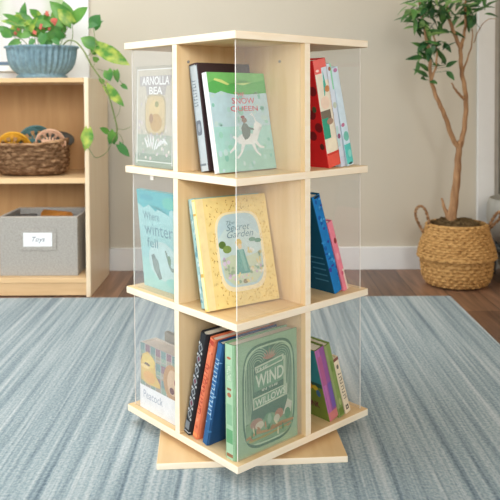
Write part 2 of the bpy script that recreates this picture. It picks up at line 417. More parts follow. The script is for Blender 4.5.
def speck(n, u0, v0, u1, v1, r, cols, rr=R, asp=0.8):
    return [('f', rr.uniform(u0, u1), rr.uniform(v0, v1), rr.uniform(.4, 1)*r, rr.uniform(.4, 1)*r*asp, rr.choice(cols)) for _ in range(n)]
def marks(cu, v0, v1, wu, c, n):
    """unreadably small upright lettering down a spine"""
    out = []; dv = (v1-v0)/n
    for k in range(n):
        a = v0+k*dv; k3 = k % 3
        out.append(('p', [(cu-wu, a), (cu+wu, a), (cu+wu, a+dv*.22), (cu-wu, a+dv*.22)], c))
        if k3 != 1: out.append(('p', [(cu-wu*(1 if k3 else -.6), a), (cu+wu*(-.6 if k3 else 1), a), (cu+wu*(-.6 if k3 else 1), a+dv*.65), (cu-wu*(1 if k3 else -.6), a+dv*.65)], c))
    return out
def leafp(cu, cv, L, W, ang, c):
    P = []
    for k in range(12):
        t = 2*PI*k/12; x = L*math.cos(t); y = W*math.sin(t)*(1-0.3*math.cos(t))
        P.append((cu+x*math.cos(ang)-y*math.sin(ang), cv+x*math.sin(ang)+y*math.cos(ang)))
    return ('q', P, c)
Z0, Z1, Z2 = TOPS[0], TOPS[1], TOPS[2]
FR = dict(X=EX, Y=EY); RT = dict(X=EY, Y=-EX); LF = dict(X=-EY, Y=EX)
GF, GR, GL = 'books in the front compartments', 'books in the right compartments', 'books in the left compartments'

# --- front compartment, top level
b = Book('picture_book', 'dark edged picture book with grey spine leaning behind the green topped book', 'book', 0.150, 0.231, 0.029, (62, 44, 46),
         pos=(-0.172, -0.0785, Z2), shift=0.040, group=GF, **FR)
b.art('spine', [('r', .06, .0, .94, .985, (150, 163, 170)), ('r', .3, .0, .94, .975, (186, 196, 200)), ('s', .5, .40, .3, .07, (112, 120, 130)), ('e', .5, .4, .16, .04, (150, 160, 168)), ('r', .06, .05, .94, .07, (120, 130, 138))])
b.art('spine', marks(.5, .60, .86, .22, (110, 122, 132), 9), 'lettering')
b = Book('picture_book', 'teal picture book with red title and white reindeer under a green leafy border', 'book', 0.168, 0.212, 0.015, (232, 232, 230),
         pos=(-0.178, -0.120, Z2), shift=0.040, group=GF, yaw=0.03, **FR)
sh = [('r', 0, 0, 1, 1, (178, 218, 214)), ('r', 0, 0, 1, .45, (172, 218, 212)), ('r', 0, .45, 1, .9, (190, 218, 226)), ('r', 0, 0, 1, .2, (166, 212, 200))]
sh += speck(60, .03, .02, .97, .8, .045, [(178, 218, 214), (140, 200, 186), (188, 216, 222), (160, 214, 196), (196, 222, 220)])
sh += [('p', [(0, 1), (0, .80), (.1, .785), (.2, .81), (.3, .79), (.42, .775), (.52, .80), (.64, .775), (.75, .795), (.86, .785), (1, .79), (1, 1)], (98, 182, 96)),
       ('p', [(0, 1), (0, .89), (.15, .93), (.35, .88), (.55, .93), (.75, .9), (1, .93), (1, 1)], (122, 196, 110)),
       ('p', [(.1, .92), (.2, .9), (.32, .87), (.36, .88), (.24, .925), (.12, .94)], (214, 226, 140)), ('p', [(.45, .885), (.6, .87), (.75, .9), (.6, .895)], (196, 222, 140))]
# white reindeer with rider
Wt = (236, 240, 240)
deer = [('p', [(.36, .37), (.44, .42), (.58, .43), (.68, .42), (.73, .36), (.70, .31), (.60, .29), (.46, .29), (.38, .31)], Wt),
       ('p', [(.64, .40), (.69, .50), (.70, .56), (.75, .585), (.84, .53), (.83, .505), (.77, .515), (.765, .42), (.72, .34)], Wt),
       ('p', [(.37, .34), (.31, .24), (.22, .19), (.21, .21), (.29, .27), (.35, .37)], Wt), ('p', [(.43, .30), (.40, .20), (.33, .13), (.35, .12), (.43, .19), (.50, .30)], Wt),
       ('p', [(.66, .31), (.74, .24), (.82, .23), (.83, .25), (.76, .27), (.71, .34)], Wt), ('p', [(.60, .30), (.66, .19), (.74, .13), (.75, .15), (.69, .20), (.66, .31)], Wt),
       ('p', [(.72, .575), (.70, .64), (.64, .67), (.69, .66), (.68, .70), (.715, .65), (.74, .58)], Wt), ('p', [(.34, .35), (.29, .39), (.31, .41), (.38, .38)], Wt),
       ('p', [(.47, .40), (.46, .50), (.51, .57), (.57, .55), (.62, .47), (.60, .40), (.55, .36), (.50, .35)], (116, 132, 128)), ('e', .53, .60, .045, .035, (150, 130, 118)), ('e', .51, .64, .035, .02, (150, 90, 90)), ('p', [(.57, .52), (.68, .49), (.68, .47), (.57, .48)], (116, 132, 128))]
for k_, P_, c_ in [t for t in deer if t[0] == 'p']: sh.append((k_, [(u, v*.80+.03) for u, v in P_], c_))
for t in deer:
    if t[0] == 'e': sh.append(('e', t[1], t[2]*.80+.03, t[3], t[4]*.8, t[5]))
b.art('front', sh)
b.title('front', [('THE', .50, .775, .18, .038), ('SNOW', .56, .71, .40, .062), ('QUEEN', .56, .625, .48, .062)], (220, 120, 128), bold=0.01)
b.art('spine', [('r', .15, 0, .9, 1, (238, 238, 238)), ('r', .7, 0, .9, 1, (206, 214, 218))])

# --- front compartment, middle level
b = Book('picture_book', 'thin pale teal picture book leaning behind the yellow book', 'book', 0.170, 0.230, 0.021, (150, 190, 186),
         pos=(-0.190, -0.0895, Z1), shift=0.056, yaw=-0.145, group=GF, **FR)
b.art('spine', [('r', .1, .0, .9, 1, (160, 198, 196))] + speck(26, .15, .03, .85, .97, .25, [(206, 224, 226), (110, 160, 170), (190, 214, 214), (130, 176, 178)], asp=.12))
b = Book('picture_book', 'yellow gold speckled picture book with pale blue oval garden scene', 'book', 0.1800, 0.232, 0.0145, (244, 214, 130),
         pos=(-0.1970, -0.1060, Z1), shift=0.056, yaw=-0.145, group=GF, **FR)
G1, G2 = (222, 178, 84), (190, 150, 84)
rr = random.Random(3)
sh = [('r', 0, 0, 1, 1, (245, 219, 146)), ('r', 0.0, 0, .1, 1, (248, 226, 168))]
for k in range(420):
    u, v = rr.uniform(.12, .98), rr.uniform(.02, .97)
    if ((u-.54)/.31)**4 + ((v-.5)/.36)**4 < 1.05: continue
    sh.append(leafp(u, v, rr.uniform(.006, .016), rr.uniform(.003, .006), rr.uniform(0, 3), rr.choice([G1, G2, (206, 162, 78), (228, 190, 104)])))
sh += [('s', .54, .49, .335, .365, (248, 232, 190)), ('s', .54, .5, .30, .335, (188, 214, 222)), ('p', [(.25, .62), (.35, .70), (.5, .66), (.66, .72), (.83, .62), (.84, .42), (.25, .42)], (202, 222, 222)),
       ('p', [(.25, .42), (.4, .46), (.6, .43), (.83, .46), (.8, .26), (.7, .19), (.4, .18), (.28, .26)], (204, 216, 190))]
sh += [('e', .29, .56, .05, .035, (92, 120, 56)), ('e', .35, .515, .06, .035, (130, 156, 82)), ('e', .52, .565, .045, .035, (226, 194, 104)), ('e', .53, .53, .03, .025, (240, 214, 170)),
       ('p', [(.48, .50), (.58, .50), (.64, .28), (.44, .28)], (104, 168, 160)), ('p', [(.51, .50), (.56, .50), (.6, .30), (.56, .30)], (136, 190, 178)),
       ('e', .72, .58, .05, .02, (116, 160, 140)), ('e', .80, .565, .05, .02, (100, 150, 130)), ('e', .55, .21, .035, .02, (150, 140, 110))]
sh += speck(16, .28, .25, .40, .45, .028, [(204, 184, 214), (222, 206, 226), (168, 190, 160)], rr) + speck(30, .62, .26, .82, .52, .024, [(204, 180, 210), (240, 226, 200), (150, 180, 160), (226, 210, 150), (236, 236, 230)], rr) + speck(14, .40, .2, .68, .3, .022, [(232, 214, 150), (150, 180, 150), (220, 200, 210)], rr)
b.art('front', sh)
b.title('front', [('The', .44, .755, .12, .035), ('Secret', .54, .71, .34, .062), ('Garden', .56, .645, .38, .062)], (120, 150, 160), italic=0.35, bold=0.0)
b.art('spine', [('r', .1, .02, .9, .98, (250, 230, 178)), ('r', .1, .30, .9, .33, G1), ('r', .1, .85, .9, .87, G1)])

# --- front compartment, bottom level
b = Book('picture_book', 'black spined book with pale patterned emblems leaning furthest from the green book', 'book', 0.165, 0.240, 0.023, (38, 40, 44),
         pos=(-0.192, -0.0325, Z0), shift=-0.062, group=GF, spine_bulge=.3, **FR)
sh = []
for k in range(7):
    v = .2+k*.11
    sh += [('p', [(.5, v+.05), (.82, v), (.5, v-.05), (.18, v)], (150, 156, 160)), ('p', [(.5, v+.03), (.7, v), (.5, v-.03), (.3, v)], (112, 60, 78) if k % 2 else (60, 62, 70)), ('e', .25, v+.04, .12, .012, (196, 198, 200)), ('e', .75, v-.045, .12, .012, (186, 188, 190))]
sh += [('r', .2, .05, .8, .13, (124, 130, 136)), ('r', .05, .02, .95, .03, (190, 192, 192))]
b.art('spine', sh)
b = Book('picture_book', 'orange spined book standing between the black and blue spines', 'book', 0.165, 0.236, 0.019, (226, 122, 84),
         pos=(-0.191, -0.0580, Z0), shift=-0.063, group=GF, spine_bulge=.25, **FR)
b.art('spine', [('r', .05, 0, .95, 1, (228, 126, 88))] + speck(30, .15, .04, .85, .96, .2, [(206, 96, 66), (236, 150, 112), (196, 84, 60)], asp=.08) + [('r', .05, .94, .95, .985, (184, 66, 48)), ('r', .05, .02, .95, .05, (240, 150, 90))])
b.art('spine', marks(.5, .25, .78, .26, (184, 72, 56), 14), 'lettering')
b = Book('picture_book', 'deep blue book with pale blue lettered spine beside the large green book', 'book', 0.165, 0.232, 0.019, (30, 74, 120),
         pos=(-0.192, -0.0940, Z0), shift=-0.054, group=GF, spine_bulge=.25, **FR)
b.art('spine', [('r', .05, 0, .95, 1, (44, 98, 150))] + speck(26, .15, .04, .85, .96, .22, [(120, 164, 200), (64, 122, 172), (90, 140, 186)], asp=.07))
b.art('spine', marks(.5, .3, .88, .28, (180, 206, 224), 14), 'lettering')
b = Book('picture_book', 'large green book titled The Wind in the Willows with pale ornate frame', 'book', 0.176, 0.2325, 0.0315, (132, 172, 132),
         pos=(-0.1925, -0.1835, Z0), shift=0.002, group=GF, spine_bulge=.1, **FR)
LG, DG, MG, CRM, BRN = (176, 204, 164), (50, 110, 74), (104, 156, 116), (196, 208, 176), (150, 106, 74)
sh = [('r', 0, 0, 1, 1, (150, 184, 144)), ('s', .53, .495, .43, .46, DG), ('s', .53, .495, .405, .437, LG), ('s', .53, .495, .385, .42, DG)]
def arc(cu, cv, r0, r1, a0, a1, c, asp=.78):
    P = []
    n = 16
    for k in range(n+1):
        a = a0+(a1-a0)*k/n; P.append((cu+r1*math.cos(a), cv+r1*math.sin(a)*asp))
    for k in range(n, -1, -1):
        a = a0+(a1-a0)*k/n; P.append((cu+r0*math.cos(a), cv+r0*math.sin(a)*asp))
    return ('p', P, c)
for cu, a0, a1 in ((.34, 0.35, PI), (.72, 0.0, PI-.35)):
    for i in range(6):
        r1 = .205-i*.027
        sh.append(arc(cu, .76, r1-.008, r1, a0, a1, LG))
for i in range(6):                                      # willow fronds flowing down both sides
    d = i*.027; w = .008
    sh.append(('p', [(.135+d, .76), (.135+w+d, .76), (.135+w+d*.8, .45), (.15+w+d*.4, .28), (.15+d*.4, .28), (.135+d*.8, .45)], LG))
    sh.append(('p', [(.925-d, .76), (.925-w-d, .76), (.925-w-d*.8, .45), (.91-w-d*.4, .28), (.91-d*.4, .28), (.925-d*.8, .45)], LG))
sh += [('p', [(.53, .93), (.50, .86), (.53, .84), (.56, .86)], (80, 140, 98))]
for k in range(7):
    a = PI/2+(k-3)*.42; sh.append(leafp(.53+.07*math.cos(a), .80+.045*math.sin(a), .05, .008, a, (176, 122, 92)))
sh += [('p', [(.29, .76), (.76, .80), (.77, .76), (.74, .74), (.31, .70), (.33, .73)], CRM), ('p', [(.31, .745), (.74, .785), (.74, .755), (.32, .715)], MG),
       ('p', [(.28, .54), (.8, .575), (.8, .74), (.28, .69)], MG), ('p', [(.26, .385), (.82, .42), (.82, .52), (.26, .49)], CRM), ('p', [(.28, .40), (.80, .435), (.80, .51), (.28, .478)], MG),
       ('r', .76, .42, .80, .78, (176, 196, 160)),
       ('p', [(.14, .26), (.25, .31), (.4, .27), (.55, .31), (.7, .27), (.9, .31), (.9, .13), (.8, .085), (.25, .085), (.15, .13)], (120, 160, 112)),
       ('e', .31, .26, .10, .045, (168, 128, 96)), ('e', .36, .235, .07, .035, (206, 196, 164)), ('e', .50, .26, .075, .055, (86, 150, 100)), ('e', .52, .26, .035, .05, (140, 176, 140)), ('e', .68, .275, .07, .045, (176, 122, 84)), ('e', .64, .24, .05, .035, (204, 200, 168)),
       ('p', [(.74, .25), (.82, .38), (.90, .34), (.88, .25)], (204, 206, 180)), ('e', .82, .25, .05, .05, (76, 140, 90)),
       ('p', [(.14, .16), (.3, .19), (.5, .17), (.7, .2), (.92, .19), (.92, .17), (.7, .18), (.5, .15), (.3, .165), (.15, .14)], (178, 140, 90)),
       ('p', [(.18, .13), (.5, .135), (.88, .155), (.88, .14), (.5, .115), (.2, .11)], (160, 150, 86))]
for k in range(14): sh.append(leafp(rr.uniform(.18, .88), rr.uniform(.1, .23), .035, .012, rr.uniform(0, 3), rr.choice([(70, 132, 84), (86, 148, 96), (170, 130, 90), (206, 200, 160)])))
b.art('front', sh)
b.title('front', [('THE', .40, .735, .2, .022, .015), ('WIND', .53, .64, .46, .115, .03), ('IN THE', .53, .545, .26, .02, .015), ('WILLOWS', .54, .455, .50, .062, .035)], (214, 222, 196), bold=0.02)
b.art('spine', [('r', .08, 0, .92, 1, (170, 204, 170)), ('r', .2, .02, .8, .05, BRN), ('r', .3, .60, .7, .62, BRN), ('e', .5, .56, .2, .02, (176, 112, 80)), ('r', .2, .14, .8, .26, (104, 164, 116)), ('e', .5, .88, .2, .012, (190, 110, 80)), ('r', .25, .30, .75, .48, (140, 184, 146)), ('r', .25, .68, .75, .82, (150, 190, 152))])
b.title('spine', [('WILLOWS', .5, .75, .4, .13, 0, 1)], (224, 232, 212))

# --- right compartment (spines face the viewer's right)
RED, TEAL = (204, 40, 40), (74, 176, 158)
b = Book('picture_book', 'thick red picture book with a patched spine leaning on the upper right divider', 'book', 0.165, 0.242, 0.041, RED,
         pos=(0.1275, -0.183, Z2), shift=0.052, group=GR, spine_bulge=.05, **RT)
b.art('back', [('r', .0, 0, 1, 1, (206, 38, 40))] + [('e', u, v, .07, .045, (120, 30, 34)) for u, v in ((.92, .72), (.84, .5), (.93, .38), (.8, .3))] + [('e', .9, .55, .04, .03, (70, 90, 60)), ('e', .94, .2, .04, .03, (90, 40, 40))])
b.art('spine', [('r', .02, 0, .98, 1, (236, 226, 206)), ('r', .02, 0, .98, .12, (232, 92, 76)), ('r', .02, .87, .98, 1, (236, 112, 104)), ('r', .5, .80, .98, .92, (214, 224, 234)),
                ('p', [(.02, .88), (.6, .89), (.7, .76), (.5, .66), (.02, .70)], TEAL), ('e', .75, .72, .2, .03, (206, 140, 90)), ('e', .45, .60, .35, .06, (240, 214, 192)),
                ('r', .02, .40, .75, .53, (122, 112, 96)), ('r', .02, .27, .5, .46, (60, 160, 130)), ('e', .6, .42, .25, .03, (170, 140, 120)), ('e', .5, .2, .4, .07, (244, 232, 206)), ('r', .02, .115, .98, .135, (214, 60, 50)), ('e', .2, .9, .12, .012, (250, 220, 210))])
b = Book('picture_book', 'slim pale lilac and mint picture book beside the red book', 'book', 0.160, 0.236, 0.0145, (214, 224, 236),
         pos=(0.1440, -0.182, Z2), shift=0.0507, group=GR, spine_bulge=.05, **RT)
b.art('spine', [('r', .02, 0, .98, 1, (216, 226, 238)), ('r', .6, .75, .98, 1, (150, 220, 180)), ('r', .02, .2, .5, .4, (190, 220, 220)), ('e', .4, .3, .35, .025, (150, 90, 120)), ('r', .02, 0, .98, .1, (206, 214, 232)), ('e', .5, .6, .4, .03, (196, 206, 190)), ('e', .5, .95, .3, .02, (160, 110, 90))])
b = Book('picture_book', 'turquoise and white picture book outermost in the upper right compartment', 'book', 0.155, 0.229, 0.022, (206, 224, 236),
         pos=(0.1750, -0.180, Z2), shift=0.056, group=GR, spine_bulge=.05, **RT)
b.art('spine', [('r', .02, 0, .98, 1, (212, 230, 240)), ('r', .02, .02, .98, .22, (96, 204, 196)), ('e', .5, .3, .4, .05, (120, 196, 180)), ('e', .3, .42, .25, .02, (190, 120, 150)), ('e', .5, .97, .3, .02, (190, 130, 170)), ('e', .6, .12, .25, .04, (150, 224, 214)), ('e', .5, .02, .3, .012, (50, 90, 90))])
BL = (20, 104, 170)
b = Book('picture_book', 'bright blue picture book leaning on the middle right divider', 'book', 0.165, 0.236, 0.026, (14, 84, 120),
         pos=(0.131, -0.183, Z1), shift=0.074, group=GR, spine_bulge=.1, **RT)
b.art('back', [('r', 0, 0, 1, 1, (12, 78, 104))] + [('r', .7, .12+.06*k, .95, .135+.06*k, (70, 130, 160)) for k in range(5)])
b.art('spine', [('r', .02, 0, .98, 1, (28, 122, 190))] + speck(26, .12, .03, .88, .97, .2, [(84, 170, 220), (20, 84, 160), (50, 140, 200), (60, 60, 150)], asp=.12) + [('e', .5, .985, .35, .012, (20, 40, 40))])
b = Book('picture_book', 'small pink picture book against the bright blue book', 'book', 0.140, 0.172, 0.017, (232, 130, 150),
         pos=(0.155, -0.181, Z1), shift=0.056, group=GR, spine_bulge=.1, **RT)
b.art('spine', [('r', .02, 0, .98, 1, (236, 134, 152)), ('e', .6, .72, .25, .04, (150, 60, 60)), ('e', .4, .5, .25, .05, (246, 170, 180)), ('r', .6, .0, .98, .3, (240, 214, 200)), ('e', .5, .25, .2, .03, (214, 90, 120))])
b = Book('picture_book', 'purple spined picture book with teal and green cover in the lower right compartment', 'book', 0.160, 0.178, 0.030, (110, 130, 60),
         pos=(0.110, -0.190, Z0), shift=0.050, group=GR, spine_bulge=.06, **RT)
b.art('back', [('r', 0, 0, 1, 1, (120, 138, 60)), ('r', 0, .52, 1, 1, (58, 140, 150)), ('r', 0, .47, 1, .53, (50, 90, 80)), ('e', .72, .46, .1, .05, (220, 160, 50)), ('e', .86, .45, .05, .04, (214, 190, 60)), ('e', .9, .38, .04, .05, (70, 110, 150)), ('e', .6, .3, .1, .06, (90, 120, 50))])
b.title('back', [('FUNK', .74, .20, .26, .09)], (110, 40, 60), bold=0.03)
b.art('spine', [('r', .02, 0, .98, 1, (150, 90, 150)), ('r', .02, .0, .42, 1, (184, 110, 168)), ('r', .02, .0, .98, .12, (206, 124, 120)), ('r', .55, .15, .98, .5, (120, 92, 168)), ('r', .1, .5, .5, .9, (176, 96, 140))])
b = Book('picture_book', 'olive green spined book between the purple and cream spines', 'book', 0.155, 0.182, 0.0195, (128, 150, 80),
         pos=(0.1315, -0.190, Z0), shift=0.051, group=GR, spine_bulge=.1, **RT)
b.art('spine', [('r', .02, 0, .98, 1, (134, 156, 88)), ('r', .02, 0, .3, 1, (150, 160, 110)), ('r', .02, .02, .98, .12, (110, 130, 60)), ('e', .6, .2, .2, .05, (170, 180, 120)), ('e', .5, .7, .2, .08, (112, 138, 66))])
b = Book('picture_book', 'small cream book with dark lettered spine outermost at lower right', 'book', 0.120, 0.143, 0.0175, (232, 214, 184),
         pos=(0.1560, -0.186, Z0), shift=0.045, group=GR, spine_bulge=.05, **RT)
b.art('spine', [('r', .02, 0, .98, 1, (236, 220, 192)), ('r', .25, .06, .75, .14, (60, 50, 46)), ('e', .5, .1, .12, .02, (236, 220, 192)), ('e', .5, .84, .2, .04, (120, 110, 100)), ('r', .02, .95, .98, 1, (140, 90, 80))])
b.art('spine', marks(.5, .26, .76, .26, (96, 84, 74), 9), 'lettering')

# --- left compartment (front covers face out through the acrylic)
b = Book('picture_book', 'cream picture book with white lettering and golden oval portrait in upper left compartment', 'book', 0.157, 0.231, 0.018, (128, 128, 118),
         pos=(-0.1835, 0.1850, Z2), shift=0.006, group=GL, spine_bulge=.05, **LF)
sh = [('r', 0.0, 0, 1, 1, (184, 178, 160)), ('r', .04, .03, .96, .965, (206, 198, 180)), ('r', 0, 0, 1, .13, (140, 160, 140)), ('r', .04, .13, .96, .32, (172, 182, 164)),
      ('r', .04, .96, .96, .97, (240, 240, 236)), ('r', .04, .03, .06, .97, (236, 236, 230)), ('r', .94, .03, .96, .97, (236, 236, 230)), ('r', .04, .05, .96, .06, (226, 234, 226)),
      ('p', [(.1, .90), (.92, .90), (.88, .80), (.12, .80)], (176, 170, 168)), ('p', [(.26, .80), (.8, .80), (.76, .71), (.3, .71)], (178, 172, 168))]
sh += speck(70, .08, .08, .92, .7, .03, [(226, 220, 206), (190, 186, 170), (214, 200, 196), (200, 190, 196)], rr)
sh += [('s', .52, .52, .27, .20, (188, 174, 142)), ('s', .52, .52, .24, .18, (212, 190, 142)), ('e', .5, .57, .14, .09, (220, 196, 140)), ('e', .54, .44, .15, .09, (196, 160, 98)), ('e', .56, .62, .05, .03, (150, 150, 90)), ('e', .42, .48, .05, .05, (170, 130, 84))]  # cover art colours paled to carry the whitish veil of the acrylic
sh += [leafp(.3+.06*k, .24+.02*math.sin(k), .07, .015, 2.4-.35*k, (238, 240, 238)) for k in range(9)]
b.art('front', sh)
b.title('front', [('ARNOLLA', .52, .852, .70, .085), ('BEA', .53, .755, .34, .075)], (246, 246, 244), bold=0.02)
b = Book('picture_book', 'aqua picture book with teal top band in middle left compartment', 'book', 0.158, 0.231, 0.012, (140, 206, 208),
         pos=(-0.1620, 0.1830, Z1), shift=-0.020, group=GL, **LF)
sh = [('r', 0, 0, 1, 1, (164, 214, 214)), ('r', 0, 0, 1, .3, (170, 220, 214)), ('p', [(0, 1), (0, .86), (.15, .82), (.3, .86), (.45, .80), (.6, .84), (.8, .78), (1, .82), (1, 1)], (70, 184, 192)), ('e', .25, .93, .2, .03, (50, 170, 186)), ('e', .8, .9, .15, .06, (84, 196, 180)),
      ('e', .9, .8, .1, .04, (170, 220, 224)), ('e', .55, .3, .36, .2, (196, 224, 222)), ('p', [(.26, .34), (.34, .36), (.44, .24), (.5, .12), (.42, .1), (.3, .2)], (128, 144, 140)), ('e', .37, .24, .08, .08, (140, 156, 150)),
      ('p', [(.62, .42), (.66, .42), (.76, .26), (.8, .26), (.95, .22), (.76, .22), (.7, .26)], (130, 152, 140)), ('e', .72, .33, .04, .05, (120, 150, 120)), ('e', .8, .1, .2, .05, (150, 216, 208))]
b.art('front', sh)
b.title('front', [('Where', .34, .745, .42, .08), ('winter', .50, .61, .72, .12), ('fell', .32, .47, .28, .095)], (112, 158, 168), bold=0.0)
# boxed set / thick book with white lower band, a thin book behind
b = Book('picture_book', 'thick plaid picture book with yellow animal and white title band in lower left compartment', 'book', 0.150, 0.153, 0.044, (216, 204, 190),
         pos=(-0.1825, 0.1700, Z0), shift=0.0, group=GL, spine_bulge=.02, page=ink((222, 206, 192)), **LF)
sh = [('r', 0, 0, 1, 1, (236, 234, 232))]
for i in range(7):
    for j in range(6):
        sh.append(('r', i/7, .34+j*.11, (i+1)/7, .34+(j+1)*.11, [(150, 172, 150), (150, 110, 120), (176, 160, 140), (120, 150, 146)][(i*2+j*3) % 4]))
for i in range(8): sh.append(('r', i/7-.008, .34, i/7+.008, 1, (206, 196, 186)))
sh += [('r', 0, .60, 1, .615, (190, 180, 170)), ('r', 0, .82, 1, .835, (190, 180, 170)),
       ('p', [(.03, .44), (.04, .62), (.02, .72), (.08, .84), (.22, .90), (.36, .84), (.42, .70), (.44, .58), (.55, .48), (.55, .42), (.2, .40)], (228, 190, 96)), ('e', .24, .76, .18, .10, (236, 206, 110)), ('e', .20, .70, .08, .025, (120, 90, 60)), ('e', .14, .66, .12, .03, (246, 216, 140)), ('e', .26, .52, .16, .09, (236, 178, 90)),
       ('e', .86, .60, .22, .26, (190, 150, 110)), ('e', .88, .60, .14, .19, (214, 182, 150)), ('e', .95, .62, .03, .05, (140, 40, 60)), ('e', .86, .48, .06, .05, (120, 80, 80)),
       ('r', 0, 0, 1, .36, (238, 236, 236))]
b.art('front', sh)
b.title('front', [('Peacock', .36, .235, .52, .12)], (168, 172, 186), bold=0.0)
b = Book('picture_book', 'thin grey edged book standing behind the plaid picture book', 'book', 0.130, 0.170, 0.012, (150, 140, 120),
         pos=(-0.130, 0.1480, Z0), shift=0.0, group=GL, **LF)

# ------------------------------------------------------------------ low shelf at the left
SX0, SX1, SF, SB = -1.60, -0.628, 2.82, 3.20
sh_ = thing('open_shelf_unit', 'low maple open shelf unit against the wall at left', 'shelf', ((SX0+SX1)/2, SF, FZ))
def sb(name, x0, x1, y0, y1, z0, z1, mat, bev=0.002):
    o = obj(name, B(x0, x1, y0, y1, z0, z1, bev=bev), mat); o.parent = sh_; o.matrix_parent_inverse = Matrix.Translation(Vector(sh_.location)).inverted(); return o
sb('side_panel', SX1-0.018, SX1, SF, SB, FZ, 0.853, M['wood2_v'], 0.003)
sb('side_panel', SX0, SX0+0.018, SF, SB, FZ, 0.853, M['wood2_v'], 0.003)
sb('top_panel', SX0+0.0185, SX1-0.0185, SF, SB, 0.835, 0.853, M['wood2'])
sb('shelf', SX0+0.0185, SX1-0.0185, SF+0.004, SB-0.012, 0.440, 0.462, M['wood2'])
sb('bottom_panel', SX0+0.0185, SX1-0.0185, SF+0.004, SB-0.012, 0.048, 0.068, M['wood2'])
sb('kick_board', SX0+0.0185, SX1-0.0185, SF+0.014, SF+0.03, FZ+0.004, 0.0475, M['wood2'])
sb('back_panel', SX0+0.0185, SX1-0.0185, SB-0.0115, SB-0.0055, 0.04, 0.8345, M['wood_back'], 0)

# storage bin: open fabric cube with card holder
M['linen'] = streaky('grey_linen', col(150, 146, 140), col(184, 180, 173), (160, 160, 420), 0.95, 0.1, 0.5, 3)
M['linen_rim'] = plain('linen_piping', col(186, 178, 168), 0.9, 0.1)
bn = thing('storage_bin', 'grey linen fabric storage bin with white name card on bottom shelf', 'storage bin', (-0.842, 2.985, 0.0683))
bx, by, bh = 0.155, 0.125, 0.234
def hollow(bm, x, y, h, t):
    box(bm, -x, x, -y, -y+t, 0, h, bev=.002); box(bm, -x, x, y-t, y, 0, h, bev=.002)
    box(bm, -x, -x+t, -y+t, y-t, 0, h, bev=.002); box(bm, x-t, x, -y+t, y-t, 0, h, bev=.002); box(bm, -x+t, x-t, -y+t, y-t, 0, t)
    return bm
obj('body', hollow(bmesh.new(), bx, by, bh, 0.007), M['linen'], bn)
bm = bmesh.new(); q = 0.0035
pth = [(-bx+q, -by+q, bh), (bx-q, -by+q, bh), (bx-q, by-q, bh), (-bx+q, by-q, bh), (-bx+q, -by+q, bh)]
tube(bm, pth, 0.0042, 8); obj('rim', bm, M['linen_rim'], bn)
bm = bmesh.new(); lx0, lx1, lz_0, lz_1 = -0.078, 0.072, 0.103, 0.188
box(bm, lx0, lx1, -by-.004, -by-.0002, lz_0, lz_0+.015, bev=.001); box(bm, lx0, lx1, -by-.004, -by-.0002, lz_1-.015, lz_1, bev=.001)
box(bm, lx0, lx0+.018, -by-.004, -by-.0002, lz_0+.015, lz_1-.015, bev=.001); box(bm, lx1-.018, lx1, -by-.004, -by-.0002, lz_0+.015, lz_1-.015, bev=.001)
obj('card_holder', bm, M['linen'], bn)
card = obj('name_card', B(lx0+.018, lx1-.018, -by-.0025, -by-.0003, lz_0+.015, lz_1-.015), plain('white_card', col(240, 243, 246), 0.6, 0.2, vary=0.01), bn)
me = text_mesh('Toys', 0.3, 0.0); bm = bmesh.new(); bm.from_mesh(me); s_ = 0.028
for v_ in bm.verts: v_.co = Vector((v_.co.x*s_-0.003, -by-.0028, v_.co.y*s_+0.1455))
obj('lettering', bm, ink((80, 86, 100)), card)
# toys lying in the bin
bm = bmesh.new(); bmesh.ops.create_cone(bm, segments=24, radius1=0.055, radius2=0.028, depth=0.12, cap_ends=True)
bmesh.ops.rotate(bm, verts=bm.verts, cent=(0, 0, 0), matrix=Matrix.Rotation(1.45, 3, 'Y'))
bmesh.ops.bevel(bm, geom=bm.edges[:], offset=0.006, segments=2, affect='EDGES')
o = obj('toy_horn', bm, plain('orange_plastic', col(226, 150, 70), 0.4, 0.4), smooth=True); o.location = (-0.795, 2.985, 0.268)
tag(o, 'orange toy horn lying in the grey linen bin', 'toy')
bm = bmesh.new(); box(bm, -.045, .045, -.05, .05, -.16, .0, bev=.006); o = obj('toy_box', bm, plain('slate_card_box', col(120, 124, 128), 0.6, 0.2))
o.location = (-0.935, 3.0, 0.2875); o.rotation_euler = (0, 0, .25)
tag(o, 'slate grey box standing in the left of the grey linen bin', 'box')

# woven tray basket with toys
M['sea'] = streaky('seagrass_brown', col(112, 78, 54), col(206, 166, 126), (35, 35, 90), 0.85, 0.15, 0.3, 3, mid=col(150, 114, 82), bdist=.003)
M['sea2'] = streaky('seagrass_honey', col(140, 98, 54), col(216, 172, 114), (60, 60, 110), 0.85, 0.15, 0.5, 4, mid=col(200, 156, 98), bdist=.003)
def weave(bm, prof, shape, nseg, nrow, amp, mi=0):
    """shape(theta, r)->(x, y); prof: list (r, z) followed smoothly; over-under relief"""
    P = smooth_path([(r, 0, z) for r, z in prof], 8); Lc = [0]
    for a, c in zip(P, P[1:]): Lc.append(Lc[-1]+(c-a).length)
    n = nrow*5; rings = []
    for j in range(n+1):
        s_ = Lc[-1]*j/n
        i = max(0, min(len(P)-2, next((k for k in range(len(Lc)-1) if Lc[k+1] >= s_), len(P)-2)))
        t = (s_-Lc[i])/max(1e-9, Lc[i+1]-Lc[i]); p = P[i].lerp(P[i+1], t)
        row = j/5
        ring = []
        for k in range(nseg*6):
            a = 2*PI*k/(nseg*6)
            d = amp*abs(math.sin(PI*row))*(0.5+0.5*math.cos(nseg*a+PI*int(row)))
            x, y = shape(a, p.x+d); ring.append(bm.verts.new((x, y, p.z)))
        rings.append(ring)
    N = nseg*6
    for a, c in zip(rings, rings[1:]):
        for k in range(N):
            f = bm.faces.new((a[k], a[(k+1) % N], c[(k+1) % N], c[k])); f.smooth = True; f.material_index = mi
    return rings
